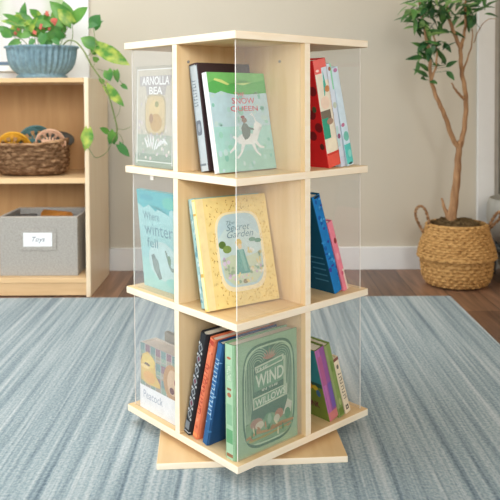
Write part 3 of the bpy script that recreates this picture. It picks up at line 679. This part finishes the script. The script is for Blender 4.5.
def sup(hx, hy, e):
    def f(a, r):
        ca, sa = math.cos(a), math.sin(a)
        return ((hx+r)*math.copysign(abs(ca)**e, ca), (hy+r)*math.copysign(abs(sa)**e, sa))
    return f
wb = thing('woven_basket', 'brown woven seagrass tray basket on middle shelf holding toys', 'basket', (-0.887, 2.955, 0.4625))
bm = bmesh.new()
rg = weave(bm, [(-.022, 0.004), (-.006, .02), (0, .06), (-.002, .126)], sup(0.139, 0.09, 0.7), 26, 8, 0.007)
bm.faces.new(rg[0][::-1])
bmesh.ops.solidify(bm, geom=[f for f in bm.faces if len(f.verts) == 4], thickness=0.005)
# raised right handle bump
for v_ in bm.verts:
    if v_.co.z > 0.03:
        k = max(0, (v_.co.x-0.05)/0.1); v_.co.z += 0.014*min(1, k)*(v_.co.z/0.1)
obj('body', bm, M['sea'], wb, True)
bm = bmesh.new(); pts = []
fsh = sup(0.138, 0.089, 0.7)
for k in range(97):
    x, y = fsh(2*PI*k/96+1e-4, 0); pts.append((x, y, 0.128+0.018*min(1, max(0, (x-.05)/.1))))
tube(bm, pts, 0.0065, 8, cap=False); obj('rim', bm, M['sea'], wb, True)
# toy strainers with slots
def strainer(name, label, c, loc, rad, rot, nslot, thick=0.03, group='toys in the basket', slots=True):
    t = thing(name, label, 'toy', loc, 0, group); t.rotation_euler = rot
    mt = plain(name+'_plastic', col(*c), 0.45, 0.4)
    bm = bmesh.new(); outer = []; N = 48
    # dished shell of revolution round local Y, cut into ribs
    prof = [(rad, 0.0), (rad*0.985, thick*.35), (rad*0.86, thick*.8), (rad*0.60, thick)]
    rings = []
    for r_, d_ in prof:
        rings.append([bm.verts.new((r_*math.cos(2*PI*k/N), -d_, r_*math.sin(2*PI*k/N))) for k in range(N)])
    for j, (a, c_) in enumerate(zip(rings, rings[1:])):
        for k in range(N):
            if slots and j == 2-0 and (k % 4) in (1, 2): continue
            f = bm.faces.new((a[k], a[(k+1) % N], c_[(k+1) % N], c_[k])); f.smooth = True
    # grill bars across the middle
    r_ = rad*0.60
    bmesh.ops.solidify(bm, geom=bm.faces[:], thickness=0.004)
    obj('shell', bm, mt, t)
    bm = bmesh.new()
    for k in range(nslot):
        x = (k-(nslot-1)/2)*(2*r_/(nslot+1)); hh = math.sqrt(max(0, r_*r_-x*x))
        box(bm, x-.0035, x+.0035, -thick-.002, -thick+.003, -hh, hh, bev=.001)
    for s_ in (-1, 1): box(bm, -r_*0.9, r_*0.9, -thick-.0015, -thick+.0025, s_*r_*.45-.006, s_*r_*.45+.006)
    obj('grill', bm, mt, t)
    bm = bmesh.new(); tube(bm, [(rad*math.cos(2*PI*k/48), 0.002, rad*math.sin(2*PI*k/48)) for k in range(49)], 0.004, 8, cap=False)
    obj('rim', bm, mt, t, True)
    return t
strainer('toy_strainer', 'yellow slotted toy strainer at left in the woven basket', (240, 180, 52), (-0.957, 2.934, 0.574), 0.066, (0.35, 0, 0.1), 7)
strainer('toy_strainer', 'teal slotted toy strainer behind the yellow one in the woven basket', (92, 134, 134), (-0.885, 2.982, 0.598), 0.066, (0.35, 0, 0.35), 5)
strainer('toy_strainer', 'peach slotted toy strainer at right in the woven basket', (232, 188, 156), (-0.806, 2.920, 0.590), 0.058, (0.2, 0.1, 0.1), 5, 0.022)
bm = bmesh.new(); bmesh.ops.create_uvsphere(bm, u_segments=24, v_segments=12, radius=0.06); 
for v_ in bm.verts: v_.co.z *= 0.55
o = obj('toy_bowl', bm, plain('charcoal_plastic', col(88, 90, 88), 0.5, 0.3), smooth=True); o.location = (-0.792, 3.012, 0.603)
o.rotation_euler = (0.1, 0.1, 0)
tag(o, 'charcoal toy bowl upturned behind the peach strainer', 'toy', 'toys in the basket')

# ------------------------------------------------------------------ potted trailing plant
def leaf(bm, base, dirv, up, L, W, mi=0, curl=0.25, heart=0.0, fold=0.25, nu=5):
    """a leaf: pointed, folded along the midrib and drooping"""
    d = Vector(dirv).normalized(); n = Vector(up); n = (n-d*n.dot(d)); n = n.normalized() if n.length > 1e-4 else d.orthogonal().normalized(); s = d.cross(n)
    rows = []
    for i in range(nu+1):
        t = i/nu
        w = W*0.5*(math.sin(PI*min(1, t**0.72))**0.85 if 0 < t < 1 else 0.0)
        if heart and i == 0: w = W*0.28
        c = Vector(base)+d*(L*t)-n*(curl*L*t*t)
        rows.append((bm.verts.new(c-s*w+n*(fold*w)-d*(heart*L*(1-t)**3)), bm.verts.new(c), bm.verts.new(c+s*w+n*(fold*w)-d*(heart*L*(1-t)**3))))
    for a, b_ in zip(rows, rows[1:]):
        for k in (0, 1):
            try:
                f = bm.faces.new((a[k], a[k+1], b_[k+1], b_[k])); f.smooth = True; f.material_index = mi
            except ValueError: pass
def leaf_mat(name, c0, c1, sc=14, trans=0.25):
    m, nt, b = new_mat(name)
    tc = nt.nodes.new('ShaderNodeTexCoord'); n = nt.nodes.new('ShaderNodeTexNoise'); n.inputs['Scale'].default_value = sc; n.inputs['Detail'].default_value = 3
    nt.links.new(tc.outputs['Object'], n.inputs['Vector']); cr = nt.nodes.new('ShaderNodeValToRGB')
    cr.color_ramp.elements[0].position = .38; cr.color_ramp.elements[1].position = .66
    cr.color_ramp.elements[0].color = c0; cr.color_ramp.elements[1].color = c1
    nt.links.new(n.outputs['Fac'], cr.inputs['Fac']); nt.links.new(cr.outputs['Color'], b.inputs['Base Color']); b.inputs['Roughness'].default_value = 0.4
    tl = nt.nodes.new('ShaderNodeBsdfTranslucent'); nt.links.new(cr.outputs['Color'], tl.inputs['Color'])
    mx = nt.nodes.new('ShaderNodeMixShader'); mx.inputs[0].default_value = trans
    nt.links.new(b.outputs[0], mx.inputs[1]); nt.links.new(tl.outputs[0], mx.inputs[2]); nt.links.new(mx.outputs[0], nt.nodes['Material Output'].inputs['Surface'])
    return m
M['pothos'] = leaf_mat('pothos_leaf', col(62, 128, 58), col(122, 178, 78), 10, 0.3)
M['pothos2'] = leaf_mat('variegated_leaf', col(86, 150, 54), col(196, 208, 92), 30, 0.3)
M['vine'] = plain('green_vine', col(124, 140, 84), 0.6, 0.2)
M['blossom'] = plain('coral_blossom', col(198, 104, 88), 0.7, 0.2, vary=.15, vscale=90)
M['soil'] = plain('dark_soil', col(70, 58, 46), 0.95, 0.1, 0.6, 90, .3, 60)
PC = Vector((-0.852, 2.975, 0.8535))
pp = thing('potted_plant', 'trailing green plant with coral blossoms in ribbed blue-grey oval pot on the shelf', 'potted plant', PC)
M['glaze'] = plain('blue_grey_glaze', col(112, 142, 154), 0.3, 0.5, 0.3, 90, .22, 60)
def ribs(j, a, r, z):
    rib = 0.93+0.10*abs(math.cos(17*a))**1.2 if 0.02 < z < 0.12 else 1
    if z >= 0.12: rib = 1+0.02*math.cos(34*a)
    return r*rib, 1.0, 0.68
prof = [(0.100, 0.0), (0.104, 0.004), (0.104, 0.012), (0.094, 0.0165), (0.102, 0.024), (0.119, 0.040), (0.130, 0.060), (0.136, 0.085), (0.139, 0.108), (0.141, 0.122), (0.148, 0.126), (0.149, 0.132), (0.142, 0.134), (0.136, 0.128), (0.131, 0.105)]
obj('pot', lathe(bmesh.new(), prof, 204, ribs), M['glaze'], pp, True)
bm = bmesh.new(); lathe(bm, [(0.05, 0.114), (0.131, 0.108)], 48, lambda j, a, r, z: (r, 1, .68)); bm.faces.ensure_lookup_table()
obj('soil', bm, M['soil'], pp)
fol = bmesh.new(); vin = bmesh.new(); blo = bmesh.new()
def L_(u, v, Y): return at(u, v, Y)-PC
def pleaf(u0, v0, u1, v1, Y, W, mi=0, face=(0.1, -1, 0.25), Y1=None, **k):
    a = L_(u0, v0, Y); c = L_(u1, v1, Y1 or Y-0.02); leaf(fol, a, c-a, face, (c-a).length, W*1.2, mi, heart=.14, **k)
PL = [ # base px, tip px, depth, width
 (32,24,16,11,2.95,.040,0),(24,23,1,19,2.93,.026,1),(12,33,-4,25,2.96,.03,0),(4,30,12,36,2.92,.034,0),(30,33,20,36,2.94,.03,0),(33,24,50,14,2.99,.035,0),(36,22,52,25,2.94,.035,0),
 (38,33,52,20,2.96,.04,0),(50,30,56,14,2.95,.05,0),(34,38,30,46,2.9,.022,0),(44,33,42,45,2.9,.032,0),(54,38,60,44,2.9,.022,0),(46,36,60,34,2.95,.035,0),(56,34,62,26,2.94,.03,0),
 (72,22,50,0,2.95,.055,0),(70,22,64,0,2.98,.05,0),(74,20,88,6,2.95,.05,0),(72,22,58,8,2.92,.045,1),(94,26,100,14,2.9,.052,0),(101,20,88,27,2.9,.03,0),
 (96,45,81,37,2.9,.045,0),(97,52,92,44,2.92,.034,0),(98,46,129,64,2.88,.052,1),(108,70,110,80,2.86,.036,0),(116,70,118,82,2.9,.022,0),(122,84,128,89,2.9,.016,0),
 (107,86,124,106,2.86,.034,1),(110,94,116,100,2.9,.015,0),(88,130,87,148,2.79,.045,1),(88,128,84,150,2.8,.03,1),(112,142,112,128,2.84,.030,0),(108,132,100,127,2.86,.022,0),(119,144,129,156,2.85,.028,0),(112,141,117,131,2.88,.03,0),
 (20,40,8,44,2.93,.025,0),(60,20,66,30,2.99,.04,0),(26,28,40,30,3.0,.04,0),(12,26,22,30,3.0,.03,1),(62,38,56,30,2.92,.03,0),(40,16,30,8,3.0,.03,1),(98,60,93,56,2.91,.02,0),(104,82,99,78,2.88,.018,0)]
for u0, v0, u1, v1, Y, W, mi in PL:
    pleaf(u0, v0, u1, v1, Y, W, mi, face=(R.uniform(-.3, .3), -1, R.uniform(0.1, .6)), curl=R.uniform(0, .15))
rl = random.Random(21)
for _ in range(22):
    u, v = rl.uniform(14, 66), rl.uniform(18, 42); Y = rl.uniform(2.9, 3.03); d = Vector((rl.gauss(0, 1), -.3, rl.gauss(.2, .5)))
    leaf(fol, L_(u, v, Y), d, (rl.uniform(-.3, .3), -1, .5), rl.uniform(.05, .075), rl.uniform(.026, .038), 1 if rl.random() < .25 else 0, curl=.1, heart=.08)
def vine(pts, r=0.0016): tube(vin, smooth_path([L_(*p) for p in pts], 5), r, 6)
vine([(62, 46, 2.95), (68, 40, 2.9), (76, 41, 2.86), (84, 50, 2.84), (92, 65, 2.82), (101, 78, 2.81), (108, 92, 2.815), (113, 110, 2.82), (117, 130, 2.83), (112, 141, 2.83)], .003)
vine([(117, 128, 2.83), (124, 129, 2.84), (131, 126, 2.85)], .001)
vine([(112, 142, 2.83), (106, 152, 2.82), (96, 157, 2.8), (90, 150, 2.79), (88, 146, 2.79)], .0013)
vine([(70, 47, 2.95), (73, 36, 2.93), (73, 28, 2.93), (73, 18, 2.94)], .0015)
vine([(92, 55, 2.86), (96, 45, 2.87), (95, 35, 2.88), (93, 24, 2.9)], .0013)
vine([(86, 57, 2.84), (92, 52, 2.86), (97, 48, 2.88), (110, 50, 2.88)], .0013)
vine([(93, 67, 2.82), (96, 60, 2.85), (97, 52, 2.88)], .001)
vine([(97, 68, 2.82), (108, 72, 2.85), (118, 78, 2.88), (124, 86, 2.9)], .001)
vine([(113, 118, 2.82), (118, 114, 2.84), (120, 104, 2.86), (112, 90, 2.86)], .001)
vine([(118, 132, 2.83), (122, 138, 2.84), (124, 148, 2.85)], .001)
for q in ((36, 46, 34, 26), (44, 46, 42, 30), (52, 46, 54, 28), (58, 46, 66, 22), (30, 46, 14, 34), (24, 46, 6, 30), (40, 46, 30, 18), (48, 46, 52, 12), (60, 46, 72, 20), (34, 46, 22, 26)):
    vine([(q[0], q[1], 2.96), ((q[0]+q[2])/2, (q[1]+q[3])/2-2, 2.95), (q[2], q[3], 2.95)], .0016)
def blossoms(u, v, Y, n, rad):
    c = L_(u, v, Y)
    for _ in range(n):
        p = c+Vector((R.gauss(0, rad), R.gauss(0, rad), R.gauss(0, rad*.8)))
        for k in range(4):
            a = k*PI/2+R.random(); leaf(blo, p, (math.cos(a), -0.2, math.sin(a)), (0, -1, 0.2), .008, .007, 0, nu=3)
blossoms(55, 20, 2.9, 11, .007); blossoms(48, 12, 2.95, 4, .006); blossoms(46, 27, 2.92, 5, .01); blossoms(35, 32, 2.9, 4, .006); blossoms(18, 31, 2.93, 3, .008)
obj('foliage', fol, [M['pothos'], M['pothos2']], pp); obj('vine', vin, M['vine'], pp); obj('blossom', blo, M['blossom'], pp)

# ------------------------------------------------------------------ belly basket and tree
KC = Vector((0.858, 3.0, FZ))
kb = thing('belly_basket', 'round folded seagrass belly basket holding the small tree', 'basket', KC)
bm = bmesh.new()
circ = lambda a, r: (r*math.cos(a), r*math.sin(a)*0.95)
rg = weave(bm, [(0.100, 0.003), (0.122, 0.009), (0.137, 0.04), (0.143, 0.08), (0.146, 0.116)], circ, 27, 9, .0085); bm.faces.new(rg[0][::-1])
weave(bm, [(0.146, 0.114), (0.159, 0.116), (0.162, 0.123), (0.156, 0.132)], circ, 27, 3, .004)
weave(bm, [(0.156, 0.132), (0.148, 0.165), (0.136, 0.20), (0.124, 0.238), (0.121, 0.255)], circ, 27, 12, .0085)
weave(bm, [(0.121, 0.255), (0.118, 0.258), (0.115, 0.25), (0.120, 0.20)], circ, 34, 5, .001)
bmesh.ops.remove_doubles(bm, verts=bm.verts, dist=0.0002)
obj('body', bm, M['sea2'], kb, True)
def handle(side):
    bm = bmesh.new()
    P = [(side*0.117, -.02, .222), (side*.122, -.022, .265), (side*.134, -.02, .31), (side*.152, -.01, .328), (side*.168, 0, .312), (side*.168, .006, .28), (side*.152, .01, .245), (side*.136, .012, .215)]
    if side > 0:
        P = [(.117, -.02, .222), (.13, -.022, .25), (.145, -.035, .288), (.162, -.035, .306), (.174, -.028, .300), (.172, -.020, .276), (.155, -.005, .25), (.132, .008, .222)]
    path = smooth_path(P, 8)
    for ph in (0, PI):                                  # two twisted strands
        tube(bm, [p+Vector((math.cos(i*.9+ph)*.003, math.sin(i*.9+ph)*.003, math.sin(i*.9+ph)*.002)) for i, p in enumerate(path)], .0042, 7)
    return obj('handle', bm, M['sea'], kb, True)
handle(-1); handle(1)
M['bark'] = streaky('tan_bark', col(140, 102, 72), col(196, 154, 114), (60, 60, 14), 0.75, 0.2, 0.5, 4)
M['fic'] = leaf_mat('ficus_leaf', col(38, 84, 46), col(84, 132, 66), 16, 0.15)
M['fic2'] = leaf_mat('ficus_young_leaf', col(96, 146, 74), col(150, 186, 110), 16, 0.2)
M['moss'] = plain('dried_moss', col(112, 92, 64), 0.95, 0.1, 0.8, 120, .3, 80)
TC = Vector((0.842, 3.0, 0.20))
tr_ = thing('potted_tree', 'slim tree with forked tan trunk and dark green leaves rising from the belly basket', 'tree', TC)
def W_(u, v, Y): return at(u, v, Y)-TC
tk = bmesh.new()
def limb(pts, r0, r1):
    P = smooth_path([W_(*p) for p in pts], 6); n = len(P)
    tube(tk, [p+Vector((math.sin(i*1.3)*.0012, 0, 0)) for i, p in enumerate(P)], [r0+(r1-r0)*i/(n-1) for i in range(n)], 10)
limb([(449, 232, 3.0), (451, 222, 3.0), (454, 200, 3.0), (457, 175, 3.0), (458, 158, 3.0), (460, 142, 3.0)], .022, .0115)
limb([(459, 150, 3.0), (452, 138, 2.99), (446, 120, 2.98), (441, 108, 2.97), (435, 94, 2.97), (431, 78, 2.97), (430, 60, 2.97), (427, 40, 2.98), (423, 20, 2.99), (419, -8, 3.0)], .0105, .0055)
limb([(431, 82, 2.97), (436, 68, 2.95), (437, 52, 2.94), (434, 36, 2.93)], .005, .003)
limb([(460, 148, 3.0), (464, 130, 3.01), (466, 108, 3.02), (465, 90, 3.02), (462, 74, 3.01), (461, 58, 3.0), (461, 45, 3.0)], .0105, .0075)
limb([(461, 50, 3.0), (456, 38, 3.0), (451, 24, 3.0), (448, 10, 2.99), (446, -12, 2.98)], .0085, .005)
limb([(461, 50, 3.0), (464, 38, 3.02), (466, 24, 3.03), (466, 5, 3.04), (470, -15, 3.05)], .007, .004)
limb([(462, 76, 3.01), (467, 62, 3.04), (472, 46, 3.06), (473, 30, 3.07)], .004, .0022)
limb([(464, 100, 3.02), (459, 95, 3.0), (455, 90, 2.99), (452, 84, 2.98)], .0065, .003)
limb([(452, 225, 3.0), (446, 214, 3.01), (441, 199, 3.02)], .014, .004)
limb([(474, 44, 3.06), (480, 30, 3.03), (488, 21, 3.0), (497, 20, 2.97)], .0022, .001)
obj('trunk', tk, M['bark'], tr_)
fl_ = bmesh.new(); rt = random.Random(11)
clusters = [ # px, py, Y, count, spread(px)
 (418, 10, 2.95, 18, 9), (432, 8, 2.92, 16, 10), (447, 8, 2.96, 14, 10), (462, 8, 3.0, 12, 10), (478, 6, 3.05, 12, 9), (424, 26, 2.93, 12, 9), (438, 24, 2.95, 10, 9), (458, 18, 3.03, 6, 7), (415, 22, 2.98, 8, 6),
 (427, 48, 2.94, 8, 8), (438, 47, 2.92, 7, 8), (424, 38, 2.97, 6, 7), (446, 45, 2.94, 3, 4), (474, 17, 3.05, 6, 7), (420, 60, 2.96, 4, 5), (428, -5, 2.97, 14, 12), (455, -6, 3.0, 14, 12), (476, -4, 3.05, 10, 10)]
for u, v, Y, n, sp in clusters:
    for _ in range(n):
        p = W_(u+rt.gauss(0, sp*.6), v+rt.gauss(0, sp*.5), Y+rt.gauss(0, .04))
        d = Vector((rt.gauss(0, 1), rt.gauss(0, .6), rt.gauss(-.15, .6)))
        leaf(fl_, p, d, (rt.gauss(0, .3), -.6, 1), rt.uniform(.05, .08), rt.uniform(.018, .027), 1 if rt.random() < .18 else 0, curl=rt.uniform(.1, .4))
for u0, v0, u1, v1 in ((429, 78, 416, 70), (429, 72, 420, 64), (430, 82, 437, 84), (426, 80, 422, 79), (440, 66, 434, 65), (442, 66, 443, 55), (446, 68, 456, 62), (447, 72, 454, 80), (446, 66, 441, 52), (424, 58, 408, 59), (428, 50, 414, 43), (444, 44, 451, 52), (474, 26, 473, 17), (473, 28, 477, 19), (450, 33, 440, 31), (470, 30, 476, 16), (423, 15, 406, 20), (430, 62, 421, 52)):
    a = W_(u0, v0, 2.96); c = W_(u1, v1, 2.93); leaf(fl_, a, c-a, (rt.gauss(0, .3), -1, .6), (c-a).length*1.1, .024, 0, curl=.12)
    tube(fl_, [W_(431 if u0 < 455 else 472, v0+2, 2.97), a], .001, 5)
obj('foliage', fl_, [M['fic'], M['fic2']], tr_)
bm = bmesh.new(); rm = random.Random(5)
lathe(bm, [(0.03, 0.052), (0.07, 0.048), (0.100, 0.034), (0.111, 0.016)], 40, lambda j, a, r, z: (r*(1+.0*rm.random()), 1, .95))
for v_ in bm.verts: v_.co += Vector((0.008, 0, rm.uniform(-.002, .012)))
for _ in range(90):
    a, r_ = rm.uniform(0, 2*PI), 0.098*math.sqrt(rm.random()); p = Vector((.008+r_*math.cos(a), r_*math.sin(a)*.95, .050-.8*r_*r_))
    q = [p+Vector((rm.gauss(0, .012), rm.gauss(0, .012), rm.uniform(.0, .016))) for _ in range(4)]
    tube(bm, smooth_path([p]+q, 3), .0016, 5)
obj('moss', bm, M['moss'], tr_)

# grey planter on a stand, cut by the right edge
gp = thing('grey_planter', 'pale grey rounded planter on dark stand at right edge behind basket', 'planter', (1.168, 3.085, FZ))
obj('pot', lathe(bmesh.new(), [(.06, .135), (.09, .138), (.12, .165), (.142, .21), (.152, .26), (.150, .31), (.140, .345), (.134, .345), (.14, .31), (.138, .26)], 56), plain('planter_glaze', col(176, 176, 170), 0.35, 0.4), gp, True)
for k in range(4):
    a = PI/4+k*PI/2; bm = bmesh.new(); tube(bm, [(.135*math.cos(a), .135*math.sin(a), 0), (.128*math.cos(a), .128*math.sin(a), .165)], .010, 10)
    obj('leg', bm, plain('stand_slate', col(96, 104, 108), 0.5, 0.3), gp)
bm = bmesh.new(); lathe(bm, [(.03, .118), (.125, .118), (.125, .1345), (.03, .1345)], 40, cap1=True); obj('stand_ring', bm, plain('stand_slate_top', col(96, 104, 108), 0.5, 0.3), gp)

# ------------------------------------------------------------------ light
def area(name, loc, rot, sx, sy, power, c):
    l = bpy.data.lights.new(name, 'AREA'); l.shape = 'RECTANGLE'; l.size = sx; l.size_y = sy; l.energy = power; l.color = c
    o = bpy.data.objects.new(name, l); C.objects.link(o); o.location = loc; o.rotation_euler = rot; return o
ly0, ly1 = OPEN[0]
area('daylight_left_window', (-2.56, (ly0+ly1)/2, (lz0+lz1)/2), (0, -PI/2, 0), lz1-lz0, ly1-ly0, 36, (.95, .98, 1.0))

front_fill = area('front_fill_light', (0.5, -2.6, 1.9), (0, 0, 0), 1.5, 1.5, 11, (.95, .985, 1.0))  # added fill light behind the camera, aimed at the left side; no window there
front_fill.rotation_euler = (Vector((-1.35, 3.2, 0.4))-front_fill.location).to_track_quat('-Z', 'Y').to_euler(); front_fill.data.spread = math.radians(48)

warm_fill = area('warm_right_fill', (1.9, 1.8, 1.6), (0, 0, 0), .35, .35, 3, (1.0, .68, .36)); warm_fill.rotation_euler = (Vector((.7, 3.2, .5))-warm_fill.location).to_track_quat('-Z', 'Y').to_euler()  # added warm fill from the right to tint that wall; no lamp stands there
area('ceiling_light', (-0.95, 2.1, 2.58), (0, 0, 0), 1.5, 1.5, 25, (.95, .985, 1.0))

w = bpy.data.worlds.new('world'); bpy.context.scene.world = w; w.use_nodes = True
nt = w.node_tree; bg = nt.nodes['Background']
tc = nt.nodes.new('ShaderNodeTexCoord'); sx = nt.nodes.new('ShaderNodeSeparateXYZ'); nt.links.new(tc.outputs['Generated'], sx.inputs[0])
# soft room light from the front, bright garden daylight beyond the back window
n = nt.nodes.new('ShaderNodeTexNoise'); n.inputs['Scale'].default_value = 13; n.inputs['Detail'].default_value = 1; nt.links.new(tc.outputs['Generated'], n.inputs['Vector'])
cr = nt.nodes.new('ShaderNodeValToRGB'); cr.color_ramp.elements[0].position = .4; cr.color_ramp.elements[1].position = .56
cr.color_ramp.elements[0].color = (.55, .72, .36, 1); cr.color_ramp.elements[1].color = (1.0, .96, .9, 1); nt.links.new(n.outputs['Fac'], cr.inputs['Fac'])
mr = nt.nodes.new('ShaderNodeMapRange'); mr.inputs['From Min'].default_value = 0.2; mr.inputs['From Max'].default_value = 0.5; nt.links.new(sx.outputs['Y'], mr.inputs['Value'])
mx = nt.nodes.new('ShaderNodeMix'); mx.data_type = 'RGBA'; nt.links.new(mr.outputs[0], mx.inputs['Factor'])

gx = nt.nodes.new('ShaderNodeMapRange'); gx.inputs['From Min'].default_value = -0.5; gx.inputs['From Max'].default_value = 0.6; nt.links.new(sx.outputs['X'], gx.inputs['Value'])
side = nt.nodes.new('ShaderNodeMix'); side.data_type = 'RGBA'; nt.links.new(gx.outputs[0], side.inputs['Factor'])
side.inputs['A'].default_value = (.98, .97, .94, 1); side.inputs['B'].default_value = (.60, .46, .31, 1); nt.links.new(side.outputs['Result'], mx.inputs['A'])
nt.links.new(cr.outputs['Color'], mx.inputs['B'])
nt.links.new(mx.outputs['Result'], bg.inputs['Color'])
st = nt.nodes.new('ShaderNodeMapRange'); st.inputs['From Min'].default_value = 0.2; st.inputs['From Max'].default_value = 0.5
st.inputs['To Min'].default_value = 0.62; st.inputs['To Max'].default_value = 0.8
nt.links.new(sx.outputs['Y'], st.inputs['Value']); nt.links.new(st.outputs[0], bg.inputs['Strength'])

sc = bpy.context.scene
sc.view_settings.view_transform = 'Standard'; sc.view_settings.look = 'None'; sc.view_settings.gamma = 1; sc.view_settings.use_curve_mapping = False
sc.view_settings.exposure = 0.4
